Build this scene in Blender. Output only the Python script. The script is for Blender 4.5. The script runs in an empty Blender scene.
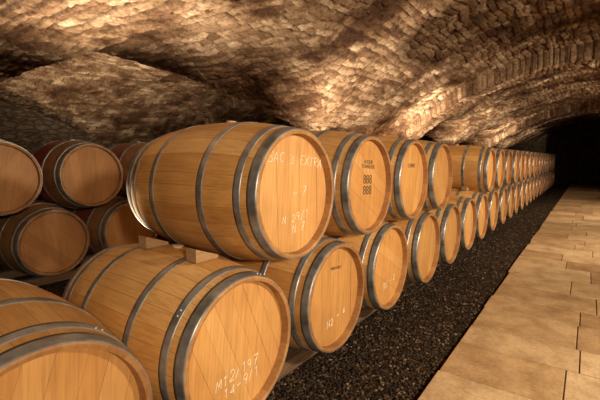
import bpy, bmesh, math, random
from mathutils import Vector, Matrix, noise
random.seed(4)
scene = bpy.context.scene
COL = scene.collection
PI = math.pi
# ------------------------------------------------ parameters
TH = math.radians(36.4)
F = 390.0
H = 1.20
S = 0.755
XH = -1.08
LB = 0.97
RB, RH = 0.355, 0.300
ZL = 0.42
ZU = ZL + 0.61
Y0 = 1.467
scene.view_settings.view_transform = 'Standard'

# ------------------------------------------------ helpers
def link(ob):
    COL.objects.link(ob); return ob
def mesh_obj(name, bm, mats, smooth=False):
    me = bpy.data.meshes.new(name)
    bm.to_mesh(me); bm.free()
    for m in mats: me.materials.append(m)
    if smooth:
        for p in me.polygons: p.use_smooth = True
    return link(bpy.data.objects.new(name, me))
def box(bm, x0, x1, y0, y1, z0, z1, mi=0, M=None):
    vs = [bm.verts.new((x, y, z)) for x in (x0, x1) for y in (y0, y1) for z in (z0, z1)]
    if M: 
        for v in vs: v.co = M @ v.co
    fs = []
    for idx in ((0,1,3,2),(4,6,7,5),(0,4,5,1),(2,3,7,6),(0,2,6,4),(1,5,7,3)):
        f = bm.faces.new([vs[i] for i in idx]); f.material_index = mi; fs.append(f)
    return vs, fs

class NT:
    def __init__(self, name):
        self.m = bpy.data.materials.new(name); self.m.use_nodes = True
        self.t = self.m.node_tree; self.n = self.t.nodes
        self.b = self.n['Principled BSDF']
    def node(self, typ, **kw):
        nd = self.n.new(typ)
        for k, v in kw.items(): setattr(nd, k, v)
        return nd
    def l(self, a, b): self.t.links.new(a, b)
    def coord(self, scale=(1,1,1)):
        tc = self.node('ShaderNodeTexCoord'); mp = self.node('ShaderNodeMapping')
        mp.inputs['Scale'].default_value = scale
        self.l(tc.outputs['Object'], mp.inputs['Vector']); return mp.outputs[0]
    def noise(self, vec, scale, detail=4, rough=.55):
        nd = self.node('ShaderNodeTexNoise'); nd.inputs['Scale'].default_value = scale
        nd.inputs['Detail'].default_value = detail; nd.inputs['Roughness'].default_value = rough
        self.l(vec, nd.inputs['Vector']); return nd.outputs['Fac']
    def vor(self, vec, scale, feature='F1', out='Distance'):
        nd = self.node('ShaderNodeTexVoronoi', feature=feature); nd.inputs['Scale'].default_value = scale
        self.l(vec, nd.inputs['Vector']); return nd.outputs[out]
    def ramp(self, fac, stops):
        nd = self.node('ShaderNodeValToRGB'); cr = nd.color_ramp
        while len(cr.elements) < len(stops): cr.elements.new(.5)
        for e, (p, c) in zip(cr.elements, stops):
            e.position = p; e.color = (*c, 1) if len(c) == 3 else c
        self.l(fac, nd.inputs[0]); return nd.outputs[0]
    def mix(self, a, b, fac, mode='MIX'):
        nd = self.node('ShaderNodeMix', data_type='RGBA', blend_type=mode)
        for s, v in ((nd.inputs[0], fac), (nd.inputs[6], a), (nd.inputs[7], b)):
            if isinstance(v, (int, float)): s.default_value = v
            elif isinstance(v, tuple): s.default_value = (*v, 1)
            else: self.l(v, s)
        return nd.outputs[2]
    def math(self, op, a, b=0.0):
        nd = self.node('ShaderNodeMath', operation=op)
        for s, v in ((nd.inputs[0], a), (nd.inputs[1], b)):
            if isinstance(v, (int, float)): s.default_value = v
            else: self.l(v, s)
        return nd.outputs[0]
    def bump(self, h, strength=.5, dist=.02, prev=None):
        nd = self.node('ShaderNodeBump'); nd.inputs['Strength'].default_value = strength
        nd.inputs['Distance'].default_value = dist
        self.l(h, nd.inputs['Height'])
        if prev: self.l(prev, nd.inputs['Normal'])
        return nd.outputs[0]
    def color(self, c): self.l(c, self.b.inputs['Base Color'])
    def normal(self, c): self.l(c, self.b.inputs['Normal'])
    def attr(self, name):
        nd = self.node('ShaderNodeAttribute', attribute_name=name); return nd.outputs['Fac']

def simple(name, col, rough=.6, metal=0.0):
    k = NT(name); k.b.inputs['Base Color'].default_value = (*col, 1)
    k.b.inputs['Roughness'].default_value = rough; k.b.inputs['Metallic'].default_value = metal
    return k

# ------------------------------------------------ materials
def oak(name, c1, c2, c3, stain=False, grain=(1.2, 30, 30), rough=.45):
    k = NT(name)
    r = k.attr('rnd')
    base = k.ramp(r, [(0, c1), (.5, c2), (1, c3)])
    v = k.coord(grain)
    g = k.noise(v, 3.0, 6, .6)
    gr = k.ramp(g, [(.3, (.72, .65, .57)), (.55, (1, 1, 1)), (.75, (1.10, 1.07, 1.0))])
    c = k.mix(base, gr, .8, 'MULTIPLY')
    v2 = k.coord((1, 1, 1))
    b = k.ramp(k.noise(v2, 3.2, 3), [(.3, (.78, .71, .65)), (.62, (1.04, 1.03, 1.0))])
    c = k.mix(c, b, .85, 'MULTIPLY')
    oi = k.node('ShaderNodeObjectInfo')
    c = k.mix(c, k.ramp(oi.outputs['Random'], [(0, (.84, .78, .70)), (.5, (1, 1, 1)), (1, (1.05, 1.03, 1.0))]), 1.0, 'MULTIPLY')
    if stain:
        tc = k.node('ShaderNodeTexCoord'); sx = k.node('ShaderNodeSeparateXYZ')
        k.l(tc.outputs['Object'], sx.inputs[0])
        ax = k.math('ABSOLUTE', sx.outputs[0])
        s = k.ramp(ax, [(.16, (1, 1, 1)), (.2, (0, 0, 0))])
        c = k.mix(c, (.20, .035, .022), s)
    k.color(c)
    k.b.inputs['Roughness'].default_value = rough
    k.normal(k.bump(g, .15, .004))
    return k.m
M_STAVE = oak('oak_stave', (.51, .25, .072), (.61, .325, .105), (.69, .40, .15))
M_STAIN = oak('oak_stave_wine_stained', (.20, .09, .035), (.24, .11, .045), (.28, .13, .055), True)  # real wine stain; oak around it darkened for the dim rear row
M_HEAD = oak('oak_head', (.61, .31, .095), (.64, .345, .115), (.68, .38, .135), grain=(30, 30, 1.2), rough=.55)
M_HEAD2 = oak('oak_head_dimmed', (.33, .165, .055), (.37, .19, .065), (.41, .215, .08), grain=(30, 30, 1.2), rough=.6)  # same head oak, darkened: the rear row's dimness put into the colour
M_STAVE2 = oak('oak_stave_dimmed', (.24, .115, .042), (.28, .14, .052), (.32, .165, .065))  # rear-row staves, with their shade put into a darker oak tone
M_CHIME = oak('oak_chime', (.36, .175, .062), (.42, .215, .078), (.48, .26, .10), grain=(20, 20, 20), rough=.6)
k = NT('galvanised_hoop')
n_ = k.noise(k.coord((1, 1, 1)), 14, 5)
k.color(k.ramp(n_, [(.3, (.17, .158, .145)), (.55, (.34, .33, .315)), (.8, (.50, .49, .47))]))
k.b.inputs['Metallic'].default_value = .65; k.b.inputs['Roughness'].default_value = .38
k.normal(k.bump(n_, .1, .004)); M_HOOP = k.m
M_BUNG = simple('bung_silicone', (.5, .34, .2), .5).m
M_DARK = simple('stave_joint', (.24, .12, .045), .9).m
M_CHALK = simple('chalk', (.90, .80, .64), .9).m
M_INK = simple('branding_ink', (.12, .065, .035), .8).m

k = NT('rubble_vault_stone')
r = k.attr('rnd')
c = k.ramp(r, [(0, (.13, .076, .045)), (.25, (.21, .138, .087)), (.7, (.30, .215, .145)), (1, (.47, .37, .27))])
w_ = k.coord((1, 1, 1))
big = k.ramp(k.noise(w_, 1.4, 6, .7), [(.41, (.28, .19, .13)), (.5, (.78, .69, .61)), (.60, (1.25, 1.2, 1.15))])  # stone mottling, deepened so the colour also carries uneven light
c = k.mix(c, big, .95, 'MULTIPLY')
fine = k.noise(k.coord((26, 26, 26)), 1.3, 9, .78)
c = k.mix(c, k.ramp(fine, [(.38, (.34, .28, .24)), (.5, (.92, .9, .86)), (.64, (1.3, 1.27, 1.22))]), .85, 'MULTIPLY')
c = k.mix((.065, .038, .022), c, k.ramp(k.attr('joint'), [(.0, (.05, .05, .05)), (.6, (1, 1, 1))]))
k.color(c); k.b.inputs['Roughness'].default_value = .95; k.b.inputs['Specular IOR Level'].default_value = .15
k.normal(k.bump(fine, .9, .014)); M_VAULT = k.m

k = NT('rubble_wall_stone')
tc = k.node('ShaderNodeTexCoord')
f1 = k.noise(tc.outputs['Object'], 6, 10, .75)
f2 = k.vor(k.coord((5, 5, 12)), 1.0, 'DISTANCE_TO_EDGE')
c = k.ramp(f1, [(.35, (.06, .036, .022)), (.5, (.14, .09, .055)), (.65, (.24, .165, .105))])
c = k.mix((.05, .03, .02), c, k.ramp(f2, [(0, (.3, .3, .3)), (.12, (1, 1, 1))]))
k.color(c); k.b.inputs['Roughness'].default_value = .95
k.normal(k.bump(k.math('ADD', f1, k.ramp(f2, [(0, (0, 0, 0)), (.15, (.5, .5, .5))])), 1.0, .05)); M_WALL = k.m

k = NT('dark_gravel')
v = k.coord()
cell = k.vor(v, 55, 'F1', 'Color'); dd = k.vor(v, 55)
sep = k.node('ShaderNodeSeparateColor'); k.l(cell, sep.inputs[0])
k.color(k.ramp(sep.outputs[0], [(0, (.010, .006, .004)), (.6, (.032, .019, .011)), (.9, (.08, .048, .028)), (1, (.18, .12, .07))]))
k.b.inputs['Roughness'].default_value = .95; k.b.inputs['Specular IOR Level'].default_value = .15
k.normal(k.bump(k.ramp(dd, [(0, (1, 1, 1)), (.8, (0, 0, 0))]), 1.0, .02)); M_GRAV = k.m

k = NT('limestone_paving')
r = k.attr('rnd')
c = k.ramp(r, [(0, (.38, .235, .115)), (.35, (.48, .32, .17)), (.7, (.54, .38, .21)), (1, (.62, .455, .28))])
v = k.coord()
n1 = k.noise(v, 5, 7, .68)
c = k.mix(c, k.ramp(n1, [(.32, (.60, .51, .42)), (.6, (1.06, 1.03, 1.0))]), .95, 'MULTIPLY')
n2 = k.noise(v, 60, 5, .7)
c = k.mix(c, k.ramp(n2, [(.3, (.68, .62, .55)), (.6, (1.05, 1.04, 1.0))]), .8, 'MULTIPLY')
k.color(c); k.b.inputs['Roughness'].default_value = .55
k.normal(k.bump(k.math('ADD', n1, k.math('MULTIPLY', n2, .3)), .3, .01)); M_PAVE = k.m
M_JOINT = simple('paving_joint_mortar', (.14, .085, .045), .95).m
k = NT('rough_timber'); g = k.noise(k.coord((25, 2, 25)), 3, 6)
k.color(k.ramp(g, [(.3, (.08, .042, .018)), (.7, (.18, .10, .05))])); k.b.inputs['Roughness'].default_value = .8
M_TIMB = k.m
k = NT('chock_wood'); g = k.noise(k.coord((20, 4, 20)), 3, 6)
k.color(k.ramp(g, [(.3, (.26, .14, .06)), (.7, (.40, .235, .11))])); k.b.inputs['Roughness'].default_value = .8
M_CHOCK = k.m
M_LAMP = simple('lamp_housing', (.03, .03, .03), .5, .6).m

# ------------------------------------------------ barrel
def rad(t):
    u = 2 * t - 1
    return RH + (RB - RH) * (1 - abs(u) ** 2.1)
def build_barrel(name, seed, mats, headrot):
    rnd = random.Random(seed)
    bm = bmesh.new()
    lay = bm.faces.layers.float.new('rnd')
    NS = 28
    ws = [rnd.uniform(.75, 1.3) for _ in range(NS)]
    tot = sum(ws); angs = []; a = 0
    for i, w in enumerate(ws):
        wa = 2 * PI * w / tot
        for q, dr in ((.012, 0), (.34, .0007), (.66, .0007), (.988, 0)):
            angs.append((a + wa * q, i, dr))
        a += wa
    NA = len(angs); NL = 22
    rings = []
    for j in range(NL + 1):
        t = j / NL; x = (t - .5) * LB; r = rad(t)
        rings.append([bm.verts.new((x, (r + dr) * math.cos(an), (r + dr) * math.sin(an))) for an, i, dr in angs])
    rv = [rnd.random() for _ in range(NS)]
    for j in range(NL):
        for i in range(NA):
            i2 = (i + 1) % NA
            f = bm.faces.new((rings[j][i], rings[j][i2], rings[j+1][i2], rings[j+1][i]))
            gap = angs[i][1] != angs[i2][1]
            f.material_index = 4 if gap else 0
            f[lay] = rv[angs[i][1]]; f.smooth = True
    for sgn in (-1, 1):
        N = 72
        prof = [(LB/2, RH + .0005), (LB/2 + .003, RH - .006), (LB/2, RH - .018), (LB/2 - .038, RH - .022)]
        prev = None
        for x, r in prof:
            ring = [bm.verts.new((sgn * x, r * math.cos(2*PI*q/N), r * math.sin(2*PI*q/N))) for q in range(N)]
            if prev:
                for q in range(N):
                    q2 = (q + 1) % N
                    f = bm.faces.new((prev[q], prev[q2], ring[q2], ring[q])); f.material_index = 2
                    f[lay] = ((q * 26 // N) * .37) % 1.0; f.smooth = False
            prev = ring
        f = bm.faces.new(prev); f.material_index = 4
        R = RH - .0215
        bw = [rnd.uniform(.8, 1.2) for _ in range(7)]
        sb = sum(bw); p = -R
        cr, sr = math.cos(headrot), math.sin(headrot)
        for w in bw:
            w = 2 * R * w / sb
            y0, y1 = p + .0005, p + w - .0005
            p += w
            xx = sgn * (LB/2 - .036 + rnd.uniform(0, .0012))
            ys = [y0 + (y1 - y0) * q / 6 for q in range(7)]
            pr = None; val = rnd.random()
            for y in ys:
                y = max(-R + .0005, min(R - .0005, y)); hz = math.sqrt(R*R - y*y)
                A = (y, -hz); B = (y, hz)
                va = bm.verts.new((xx, A[0]*cr - A[1]*sr, A[0]*sr + A[1]*cr))
                vb = bm.verts.new((xx, B[0]*cr - B[1]*sr, B[0]*sr + B[1]*cr))
                if pr:
                    f = bm.faces.new((pr[0], va, vb, pr[1])); f.material_index = 1; f[lay] = val
                pr = (va, vb)
        for (d0, d1, th) in ((.000, .046, .0035), (.078, .114, .003), (.285, .321, .003)):
            N = 72; rr = []
            steps = 4
            pr = [(d0, -.004)] + [(d0 + (d1-d0)*q/steps, th) for q in range(steps+1)] + [(d1, -.004)]
            for d, o in pr:
                t = 1 - d / LB
                r = rad(t) + o
                rr.append([bm.verts.new((sgn * (LB/2 - d), r*math.cos(2*PI*q/N), r*math.sin(2*PI*q/N))) for q in range(N)])
            for a_ in range(len(rr) - 1):
                for q in range(N):
                    q2 = (q+1) % N
                    f = bm.faces.new((rr[a_][q], rr[a_][q2], rr[a_+1][q2], rr[a_+1][q])); f.material_index = 3
                    f.smooth = 0 < a_ < len(rr) - 2
            la = rnd.uniform(0.2, 2.6)
            dm = (d0 + d1) / 2; r = rad(1 - dm / LB) + th
            for da in (0, .07):
                mt = Matrix.Translation((sgn*(LB/2-dm), r*math.cos(la+da), r*math.sin(la+da)))
                res = bmesh.ops.create_icosphere(bm, subdivisions=1, radius=.0055, matrix=mt)
                for v in res['verts']:
                    for f in v.link_faces: f.material_index = 3
    res = bmesh.ops.create_cone(bm, cap_ends=True, segments=20, radius1=.024, radius2=.028, depth=.016,
                                matrix=Matrix.Translation((0, 0, RB + .004)))
    for v in res['verts']:
        for f in v.link_faces: f.material_index = 5
    bmesh.ops.recalc_face_normals(bm, faces=bm.faces[:])
    me = bpy.data.meshes.new(name); bm.to_mesh(me); bm.free()
    for m in mats: me.materials.append(m)
    return me
mats_n = [M_STAVE, M_HEAD, M_CHIME, M_HOOP, M_DARK, M_BUNG]
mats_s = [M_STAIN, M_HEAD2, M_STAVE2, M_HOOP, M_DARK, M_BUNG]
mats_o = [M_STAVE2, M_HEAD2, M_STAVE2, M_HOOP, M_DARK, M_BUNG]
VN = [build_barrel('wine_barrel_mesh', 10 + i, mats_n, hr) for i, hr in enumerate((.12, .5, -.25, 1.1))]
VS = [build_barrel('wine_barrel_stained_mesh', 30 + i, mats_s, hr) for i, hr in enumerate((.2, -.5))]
VO = [build_barrel('wine_barrel_dimmed_mesh', 40 + i, mats_o, hr) for i, hr in enumerate((.7, -.2))]  # rear-row barrels, shade painted into their wood colours
def barrel(me, x, y, z, rx=0.0):
    ob = link(bpy.data.objects.new('wine_barrel', me))
    ob.location = (x, y, z); ob.rotation_euler = (rx, 0, 0)
    return ob
XC = XH - LB / 2
NUP = 23
ups, lows = {}, {}
for i in range(-1, NUP + 1):
    jx = random.uniform(-.012, .012) if i > 0 else 0
    lows[i] = barrel(VN[(i * 3 + 1) % 4], XC + jx, Y0 - S/2 + S*i + (.03 if i == -1 else 0), ZL, random.uniform(-.15, .15))
for i in range(0, NUP):
    if i in (4, 5): continue
    jx = random.uniform(-.012, .012) if i > 0 else 0
    ups[i] = barrel(VN[(i * 3) % 4], XC + jx, Y0 + S*i, ZU, random.uniform(-.1, .1))
XH2 = -3.9; XC2 = XH2 - LB/2
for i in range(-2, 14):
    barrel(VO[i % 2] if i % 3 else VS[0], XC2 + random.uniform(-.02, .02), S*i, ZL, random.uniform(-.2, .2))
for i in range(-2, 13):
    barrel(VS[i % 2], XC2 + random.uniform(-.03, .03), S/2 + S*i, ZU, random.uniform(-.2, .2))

# ---- hand-written chalk: small stroke alphabet (unit box 0..1 x 0..1.4)
G = {
 'S': [[(.9,1.2),(.6,1.4),(.2,1.3),(.1,1.0),(.4,.75),(.8,.55),(.85,.2),(.5,0),(.05,.1)]],
 'A': [[(0,0),(.45,1.4)], [(.45,1.4),(.9,0)], [(.2,.5),(.75,.5)]],
 'C': [[(.9,1.2),(.5,1.4),(.1,1.0),(.1,.4),(.5,0),(.9,.2)]],
 '3': [[(.1,1.3),(.6,1.4),(.8,1.1),(.4,.75),(.85,.45),(.6,.02),(.05,.1)]],
 'E': [[(.85,1.4),(.1,1.4)], [(.1,1.4),(.1,0)], [(.1,0),(.85,0)], [(.1,.7),(.65,.7)]],
 'X': [[(0,0),(.9,1.4)], [(0,1.4),(.9,0)]],
 'T': [[(0,1.4),(.95,1.4)], [(.48,1.4),(.45,0)]],
 'R': [[(.1,0),(.1,1.4)], [(.1,1.4),(.7,1.3),(.75,.9),(.1,.7)], [(.1,.7),(.85,0)]],
 'N': [[(.05,0),(.1,1.4)], [(.1,1.4),(.8,0)], [(.8,0),(.85,1.4)]],
 'M': [[(0,0),(.1,1.4)], [(.1,1.4),(.5,.5)], [(.5,.5),(.9,1.4)], [(.9,1.4),(1,0)]],
 '1': [[(.2,1.1),(.5,1.4)], [(.5,1.4),(.5,0)]],
 '2': [[(.1,1.1),(.5,1.4),(.85,1.1),(.1,0)], [(.1,0),(.9,0)]],
 '4': [[(.6,0),(.6,1.4)], [(.6,1.4),(0,.4)], [(0,.4),(.9,.4)]],
 '5': [[(.8,1.4),(.2,1.4)], [(.2,1.4),(.15,.8),(.6,.85),(.8,.4),(.5,0),(.05,.1)]],
 '7': [[(.05,1.4),(.85,1.4)], [(.85,1.4),(.35,0)], [(.3,.7),(.75,.7)]],
 '9': [[(.8,.9),(.5,.65),(.1,.9),(.3,1.4),(.7,1.35),(.8,.9),(.6,0)]],
 '/': [[(.1,-.1),(.8,1.5)]], '-': [[(.1,.7),(.8,.7)]], '~': [[(0,.6),(.3,.9),(.6,.5),(.95,.8)]],
}
def chalk(parent, lines, y, z, size, rot=0, seed=0):
    rr = random.Random(seed)
    cu = bpy.data.curves.new('chalk_marking', 'CURVE'); cu.dimensions = '3D'
    cu.bevel_depth = .0015; cu.bevel_resolution = 1
    for li, s in enumerate(lines):
        px = -len(s) * .6
        for ch in s:
            oy = rr.uniform(-.13, .13); ang = rr.uniform(-.14, .14); sc = rr.uniform(.85, 1.12)
            for st in G.get(ch, []):
                sp = cu.splines.new('BEZIER'); sp.bezier_points.add(len(st) - 1)
                for bp, (u, w) in zip(sp.bezier_points, st):
                    u2, w2 = u * sc + rr.uniform(-.04, .04), w * sc + rr.uniform(-.04, .04) + oy
                    u3 = px + u2 * math.cos(ang) - w2 * math.sin(ang) * .3 + w2 * .18
                    w3 = w2 - li * 2.0
                    cy, cz = u3 * size, w3 * size
                    bp.co = (0, cy * math.cos(rot) - cz * math.sin(rot), cy * math.sin(rot) + cz * math.cos(rot))
                    bp.handle_left_type = bp.handle_right_type = 'AUTO'
            px += 1.25
    cu.materials.append(M_CHALK)
    ob = link(bpy.data.objects.new('chalk_marking', cu)); ob.parent = parent
    ob.location = (LB/2 - .0340, y, z)
def stamp(parent, body, y, z, size):
    cu = bpy.data.curves.new('cooper_stamp', 'FONT'); cu.body = body; cu.size = size
    cu.align_x = 'CENTER'; cu.align_y = 'CENTER'; cu.extrude = .0003; cu.space_line = .85
    ob = link(bpy.data.objects.new('cooper_stamp', cu)); cu.materials.append(M_INK)
    ob.parent = parent
    B = Matrix(((0, 0, 1), (1, 0, 0), (0, 1, 0))).to_4x4()
    ob.matrix_local = Matrix.Translation((LB/2 - .0340, y, z)) @ B
chalk(ups[0], ['SAC 3 EXTRA'], .0, .14, .031, 0, 1)
chalk(ups[0], ['N 29/1', ' N 7'], .02, -.13, .028, .15, 2)
chalk(ups[0], ['~ 7'], .04, -.01, .030, .1, 3)
stamp(ups[1], 'ADOUR\nTONNELIER', 0, .13, .034)
stamp(ups[1], '888\n888', 0, 0, .08)
stamp(ups[2], 'CHENE', 0, .11, .045)
stamp(lows[1], 'MERCUREY', 0, .16, .024)
chalk(lows[0], ['M12/197', ' 14-9/1'], .0, -.12, .028, .2, 4)
chalk(lows[1], ['N2 - 4'], .04, -.15, .028, .3, 5)
chalk(lows[2], ['35 - 2'], .03, -.14, .028, .2, 6)
chalk(lows[-1], ['45-2'], .05, .05, .026, .2, 7)

# support rails
for xr in (XH - .24, XH - LB + .24):
    bm = bmesh.new(); box(bm, xr - .04, xr + .04, -.4, Y0 + S*NUP + .2, .0, .075)
    mesh_obj('barrel_rail_timber', bm, [M_TIMB])
for xr in (XH2 - .24, XH2 - LB + .24):
    bm = bmesh.new(); box(bm, xr - .04, xr + .04, -2.0, S*14 + .2, .0, .075)
    mesh_obj('barrel_rail_timber', bm, [M_TIMB])
# wooden chocks that wedge the exposed upper barrels, sitting on the lower ones
def chock(x, yb, side, s=1.0):
    bm = bmesh.new()
    pts = [(0, 0), (.12, 0), (.12, .058), (0, .014)]
    a = [bm.verts.new((-.032, side*p[0]*s, p[1]*s)) for p in pts]; b = [bm.verts.new((.032, side*p[0]*s, p[1]*s)) for p in pts]
    bm.faces.new(a); bm.faces.new(b[::-1])
    for q in range(4): bm.faces.new((a[q], b[q], b[(q+1) % 4], a[(q+1) % 4]))
    bmesh.ops.recalc_face_normals(bm, faces=bm.faces[:])
    o = mesh_obj('wooden_chock', bm, [M_CHOCK])
    dist = abs(x - XC) / (LB/2)
    r = RH + (RB - RH) * (1 - dist ** 2.1)
    o.location = (x, yb, ZL + r + .002)
yl0 = Y0 - S/2
chock(XH - .60, yl0 + .05, -1)
chock(XH - .24, yl0 + .05, -1)
yl = Y0 - S/2 + S*4; chock(XH - .25, yl - .04, 1)
yl = Y0 - S/2 + S*6; chock(XH - .25, yl + .04, -1)

# ------------------------------------------------ vaulted ceiling
XP = 2.9
def xr_(x): return abs(x - (0 if x > -XP else -2*XP)) / XP
def mainv(x): return 2.72 - 1.30 * xr_(x) ** 2
BAYS = [(-6.5, -1.0, 2.25), (-1.0, 4.4, 2.30), (4.4, 6.9, 1.55), (6.9, 10.4, 2.0), (10.4, 13.9, 2.0), (13.9, 17.4, 2.0), (17.4, 23.5, 2.0)]
def crossv(y):
    for a, b, zc in BAYS:
        if a <= y < b or b == 23.5:
            yc = (a + b) / 2; W = (b - a) / 2
            return zc - (zc - 1.40) * min(1.1, abs((y - yc) / W)) ** 2.2
    return 1.5
def sstep(t):
    t = max(0, min(1, t)); return t*t*(3-2*t)
ARCHES = [(6.55, 7.25), (13.55, 14.25)]
def ceil_z(x, y):
    zm, zc = mainv(x), crossv(y)
    z = max(zm, zc); cross = zc > zm
    for a, b in ARCHES:
        k_ = sstep((y - a) / .05) * sstep((b - y) / .05)
        zr = 2.52 - 1.24 * xr_(x) ** 2.05
        if k_ > 0: z = z + (min(z, zr) - z) * k_
    k_ = sstep((y - .9) / .06) * sstep((1.78 - y) / .06)
    zr = 2.10 if x < -1.6 else 2.10 + .44 * sstep((x + 1.6) / 1.6)
    if k_ > 0:
        z = z + (min(z, zr) - z) * k_; cross = True
    return z, cross
def axis(segs):
    out = [segs[0][0]]
    for a, b, s in segs:
        n = max(1, round((b - a) / s))
        out += [a + (b - a) * (i + 1) / n for i in range(n)]
    return out
XS = axis([(-8.7, -5.2, .04), (-5.2, .6, .017), (.6, 2.5, .1)])
YS = axis([(-3, .6, .08), (.6, 6, .017), (6, 12, .025), (12, 21.6, .05)])
def hsh(a, b):
    return (math.sin(a*12.9898 + b*78.233) * 43758.5453) % 1.0
verts = []; rnds = []; joints = []
for x in XS:
    for y in YS:
        z, cross = ceil_z(x, y)
        wx = noise.noise(Vector((x*2.2, y*2.2, 5))) * .08 + noise.noise(Vector((x*7, y*7, 5))) * .026
        wy = noise.noise(Vector((x*2.1, y*2.1, 15))) * .08 + noise.noise(Vector((x*7, y*7, 25))) * .026
        if cross: u, v_ = x + wx, y + wy
        else: u, v_ = y + wy, x * 1.12 + wx + 50
        rh = .080
        rv = v_ / rh; row = math.floor(rv); fv = rv - row
        L_ = .15 + .15 * hsh(row, 3.1)
        uu = (u + hsh(row, 7.7) * 3) / L_; cu_ = math.floor(uu); fu = uu - cu_
        sh = (hsh(row, cu_ + .5) - .5) * .7
        sh2 = (hsh(row, cu_ + 1.5) - .5) * .7
        if fu < sh: cu_ -= 1
        elif fu > 1 + sh2: cu_ += 1
        du = min(abs(fu - sh), abs(1 + sh2 - fu)) * L_
        dv = min(fv, 1 - fv) * rh
        g = min(du, dv)
        h1 = hsh(row * 1.7 + 2, cu_ * 2.3); h2 = hsh(row * 3.1, cu_ * 1.3 + 9)
        n = noise.noise(Vector((x*2, y*2, 0))) * .016
        n += (h1 - .5) * .028
        n += .020 * (1 - sstep(g / .017))
        n += noise.noise(Vector((x*20, y*20, 3))) * .008 + noise.noise(Vector((x*9, y*9, 8))) * .006
        verts.append((x, y, z + n)); rnds.append(h2); joints.append(min(1, g / .022))
ny = len(YS)
faces = [(i*ny+j, i*ny+j+1, (i+1)*ny+j+1, (i+1)*ny+j) for i in range(len(XS)-1) for j in range(ny-1)]
me = bpy.data.meshes.new('ceiling'); me.from_pydata(verts, [], faces); me.materials.append(M_VAULT)
a1 = me.attributes.new('rnd', 'FLOAT', 'POINT'); a1.data.foreach_set('value', rnds)
a2 = me.attributes.new('joint', 'FLOAT', 'POINT'); a2.data.foreach_set('value', joints)
link(bpy.data.objects.new('ceiling', me))
for yp in (4.4, 6.9, 10.4, 13.9, 17.4):
    bm = bmesh.new()
    box(bm, -XP - .24, -XP + .24, yp - .24, yp + .24, 0, 1.48)
    box(bm, -XP - .3, -XP + .3, yp - .3, yp + .3, 0, .14)
    mesh_obj('stone_pillar', bm, [M_WALL])

# walls
def wall(name, x0, x1, y0, y1, z1=3.0):
    bm = bmesh.new(); box(bm, x0, x1, y0, y1, 0, z1); return mesh_obj(name, bm, [M_WALL])
wall('wall_right', 2.3, 2.5, -3, 21.6)
wall('wall_left', -8.9, -8.6, -3, 21.6)
wall('wall_back', -8.9, 2.5, -3.2, -3)
wall('wall_far', -8.9, 2.5, 21.5, 21.7)

# floor
bm = bmesh.new(); box(bm, -8.9, 2.5, -3.2, 21.7, -.1, 0); mesh_obj('floor', bm, [M_GRAV])
PX0, PX1 = -.59, 2.28
bm = bmesh.new(); lay = bm.faces.layers.float.new('rnd')
box(bm, PX0, PX1, -3, 21.38, .001, .0195, 1)
y = -3.0
while y < 21.0:
    d = random.choice((.32, .38, .42, .46))
    x = PX0 - random.uniform(0, .02)
    while x < PX1:
        w = random.uniform(.40, .72)
        xe = min(x + w, PX1)
        if PX1 - xe < .2: xe = PX1
        g = .0035
        vs, fs = box(bm, x + g, xe - g, y + g, min(y + d, 21.38) - g, .002, .025 + random.uniform(0, .0015))
        val = random.random()
        for f in fs: f[lay] = val
        x = xe
    y += d
pv = mesh_obj('stone_path', bm, [M_PAVE, M_JOINT])
bv = pv.modifiers.new('b', 'BEVEL'); bv.width = .003; bv.segments = 2
tb = bmesh.new(); bmesh.ops.create_icosphere(tb, subdivisions=1, radius=1)
TV = [v.co.copy() for v in tb.verts]; TF = [[v.index for v in f.verts] for f in tb.faces]; tb.free()
pvv, pff = [], []
for _ in range(12000):
    u = random.random() ** 1.6
    y = 12 * u
    x = random.uniform(-1.25, PX0 - .03)
    r = random.uniform(.005, .013)
    m = Matrix.Translation((x, y, r*.3)) @ Matrix.Rotation(random.uniform(0, 6), 4, 'Z') @ Matrix.Diagonal((r, r*random.uniform(.6, 1), r*random.uniform(.5, .8), 1))
    o = len(pvv)
    pvv += [tuple(m @ v) for v in TV]; pff += [[o + q for q in f] for f in TF]
k = NT('gravel_pebble'); cc = k.vor(k.coord(), 40, 'F1', 'Color'); sp = k.node('ShaderNodeSeparateColor'); k.l(cc, sp.inputs[0])
k.color(k.ramp(sp.outputs[0], [(0, (.012, .007, .004)), (.6, (.042, .025, .014)), (.92, (.10, .062, .036)), (1, (.26, .175, .105))]))
k.b.inputs['Roughness'].default_value = .9; k.b.inputs['Specular IOR Level'].default_value = .2
me = bpy.data.meshes.new('gravel_bed'); me.from_pydata(pvv, [], pff); me.materials.append(k.m)
link(bpy.data.objects.new('gravel_bed', me))

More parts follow.
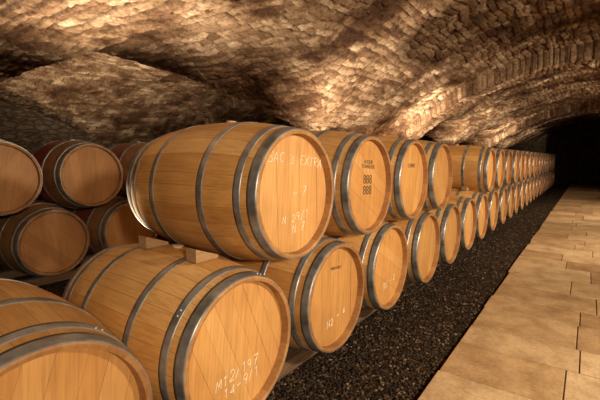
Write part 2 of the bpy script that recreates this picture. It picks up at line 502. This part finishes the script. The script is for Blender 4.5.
# ------------------------------------------------ lights
WARM = (1.0, .83, .61)
def spotlamp(name, loc, target, power, size_deg=110, blend=.8, rad_=.06, col=WARM):
    d = (Vector(target) - Vector(loc)).normalized()
    q = d.to_track_quat('-Z', 'Y')
    ld = bpy.data.lights.new(name + '_bulb', 'SPOT'); ld.energy = power; ld.color = col
    ld.spot_size = math.radians(size_deg); ld.spot_blend = blend; ld.shadow_soft_size = rad_
    lo = link(bpy.data.objects.new(name + '_bulb', ld)); 
    bm = bmesh.new()
    N = 20; pr = None
    for (z, r) in ((.11, .0), (.11, .035), (.02, .06), (-.03, .075), (-.03, .07), (.02, .052)):
        ring = [bm.verts.new((max(r, .0005)*math.cos(2*PI*a/N), max(r, .0005)*math.sin(2*PI*a/N), z)) for a in range(N)]
        if pr:
            for a in range(N): bm.faces.new((pr[a], pr[(a+1) % N], ring[(a+1) % N], ring[a]))
        pr = ring
    ho = mesh_obj(name, bm, [M_LAMP], True)
    ho.location = loc; ho.rotation_mode = 'QUATERNION'; ho.rotation_quaternion = q
    lo.parent = ho; lo.location = (0, 0, -.035)
for yy, p in ((-.9, 500), (2.4, 500), (6.2, 500), (10, 460), (14, 380)):
    spotlamp('added_wall_spot', (2.1, yy, 1.95), (-.9, yy + .9, .5), p, 114, .7, .12)  # unseen lamps, added along the right wall to light the barrel heads
UPL = [  # location, target, power, cone
    ((-2.35, 1.2, .45), (-2.4, 1.35, 2.4), 520, 100),
    ((-2.35, 3.3, .5), (-1.7, 4.2, 2.2), 480, 100),
    ((-2.35, 6.0, .5), (-1.2, 6.8, 2.4), 700, 105),
    ((-2.35, 8.6, .5), (-.9, 10.5, 2.4), 520, 115),
    ((-2.35, 12.0, .5), (-.7, 13.5, 2.4), 600, 115),
    ((-2.35, 16, .5), (-.9, 18, 2.4), 250, 110),
    ((-5.25, 2.6, .6), (-5.9, 3.3, 2.2), 420, 115),  # unseen lamp added behind the rear row to brighten the left vault
]
for l_, t_, p, cn in UPL:
    spotlamp('floor_uplighter', l_, t_, p, cn, .9, .05)
w = bpy.data.worlds.new('World'); scene.world = w; w.use_nodes = True
w.node_tree.nodes['Background'].inputs[0].default_value = (1, .7, .45, 1)
w.node_tree.nodes['Background'].inputs[1].default_value = .02

# ------------------------------------------------ camera
cam = bpy.data.cameras.new('camera'); cam.sensor_width = 36; cam.lens = 36 * F / 600
co = link(bpy.data.objects.new('camera', cam)); co.location = (0, 0, H)
co.rotation_euler = (math.radians(90 - 6.15), 0, TH)
cam.clip_start = .02
scene.camera = co
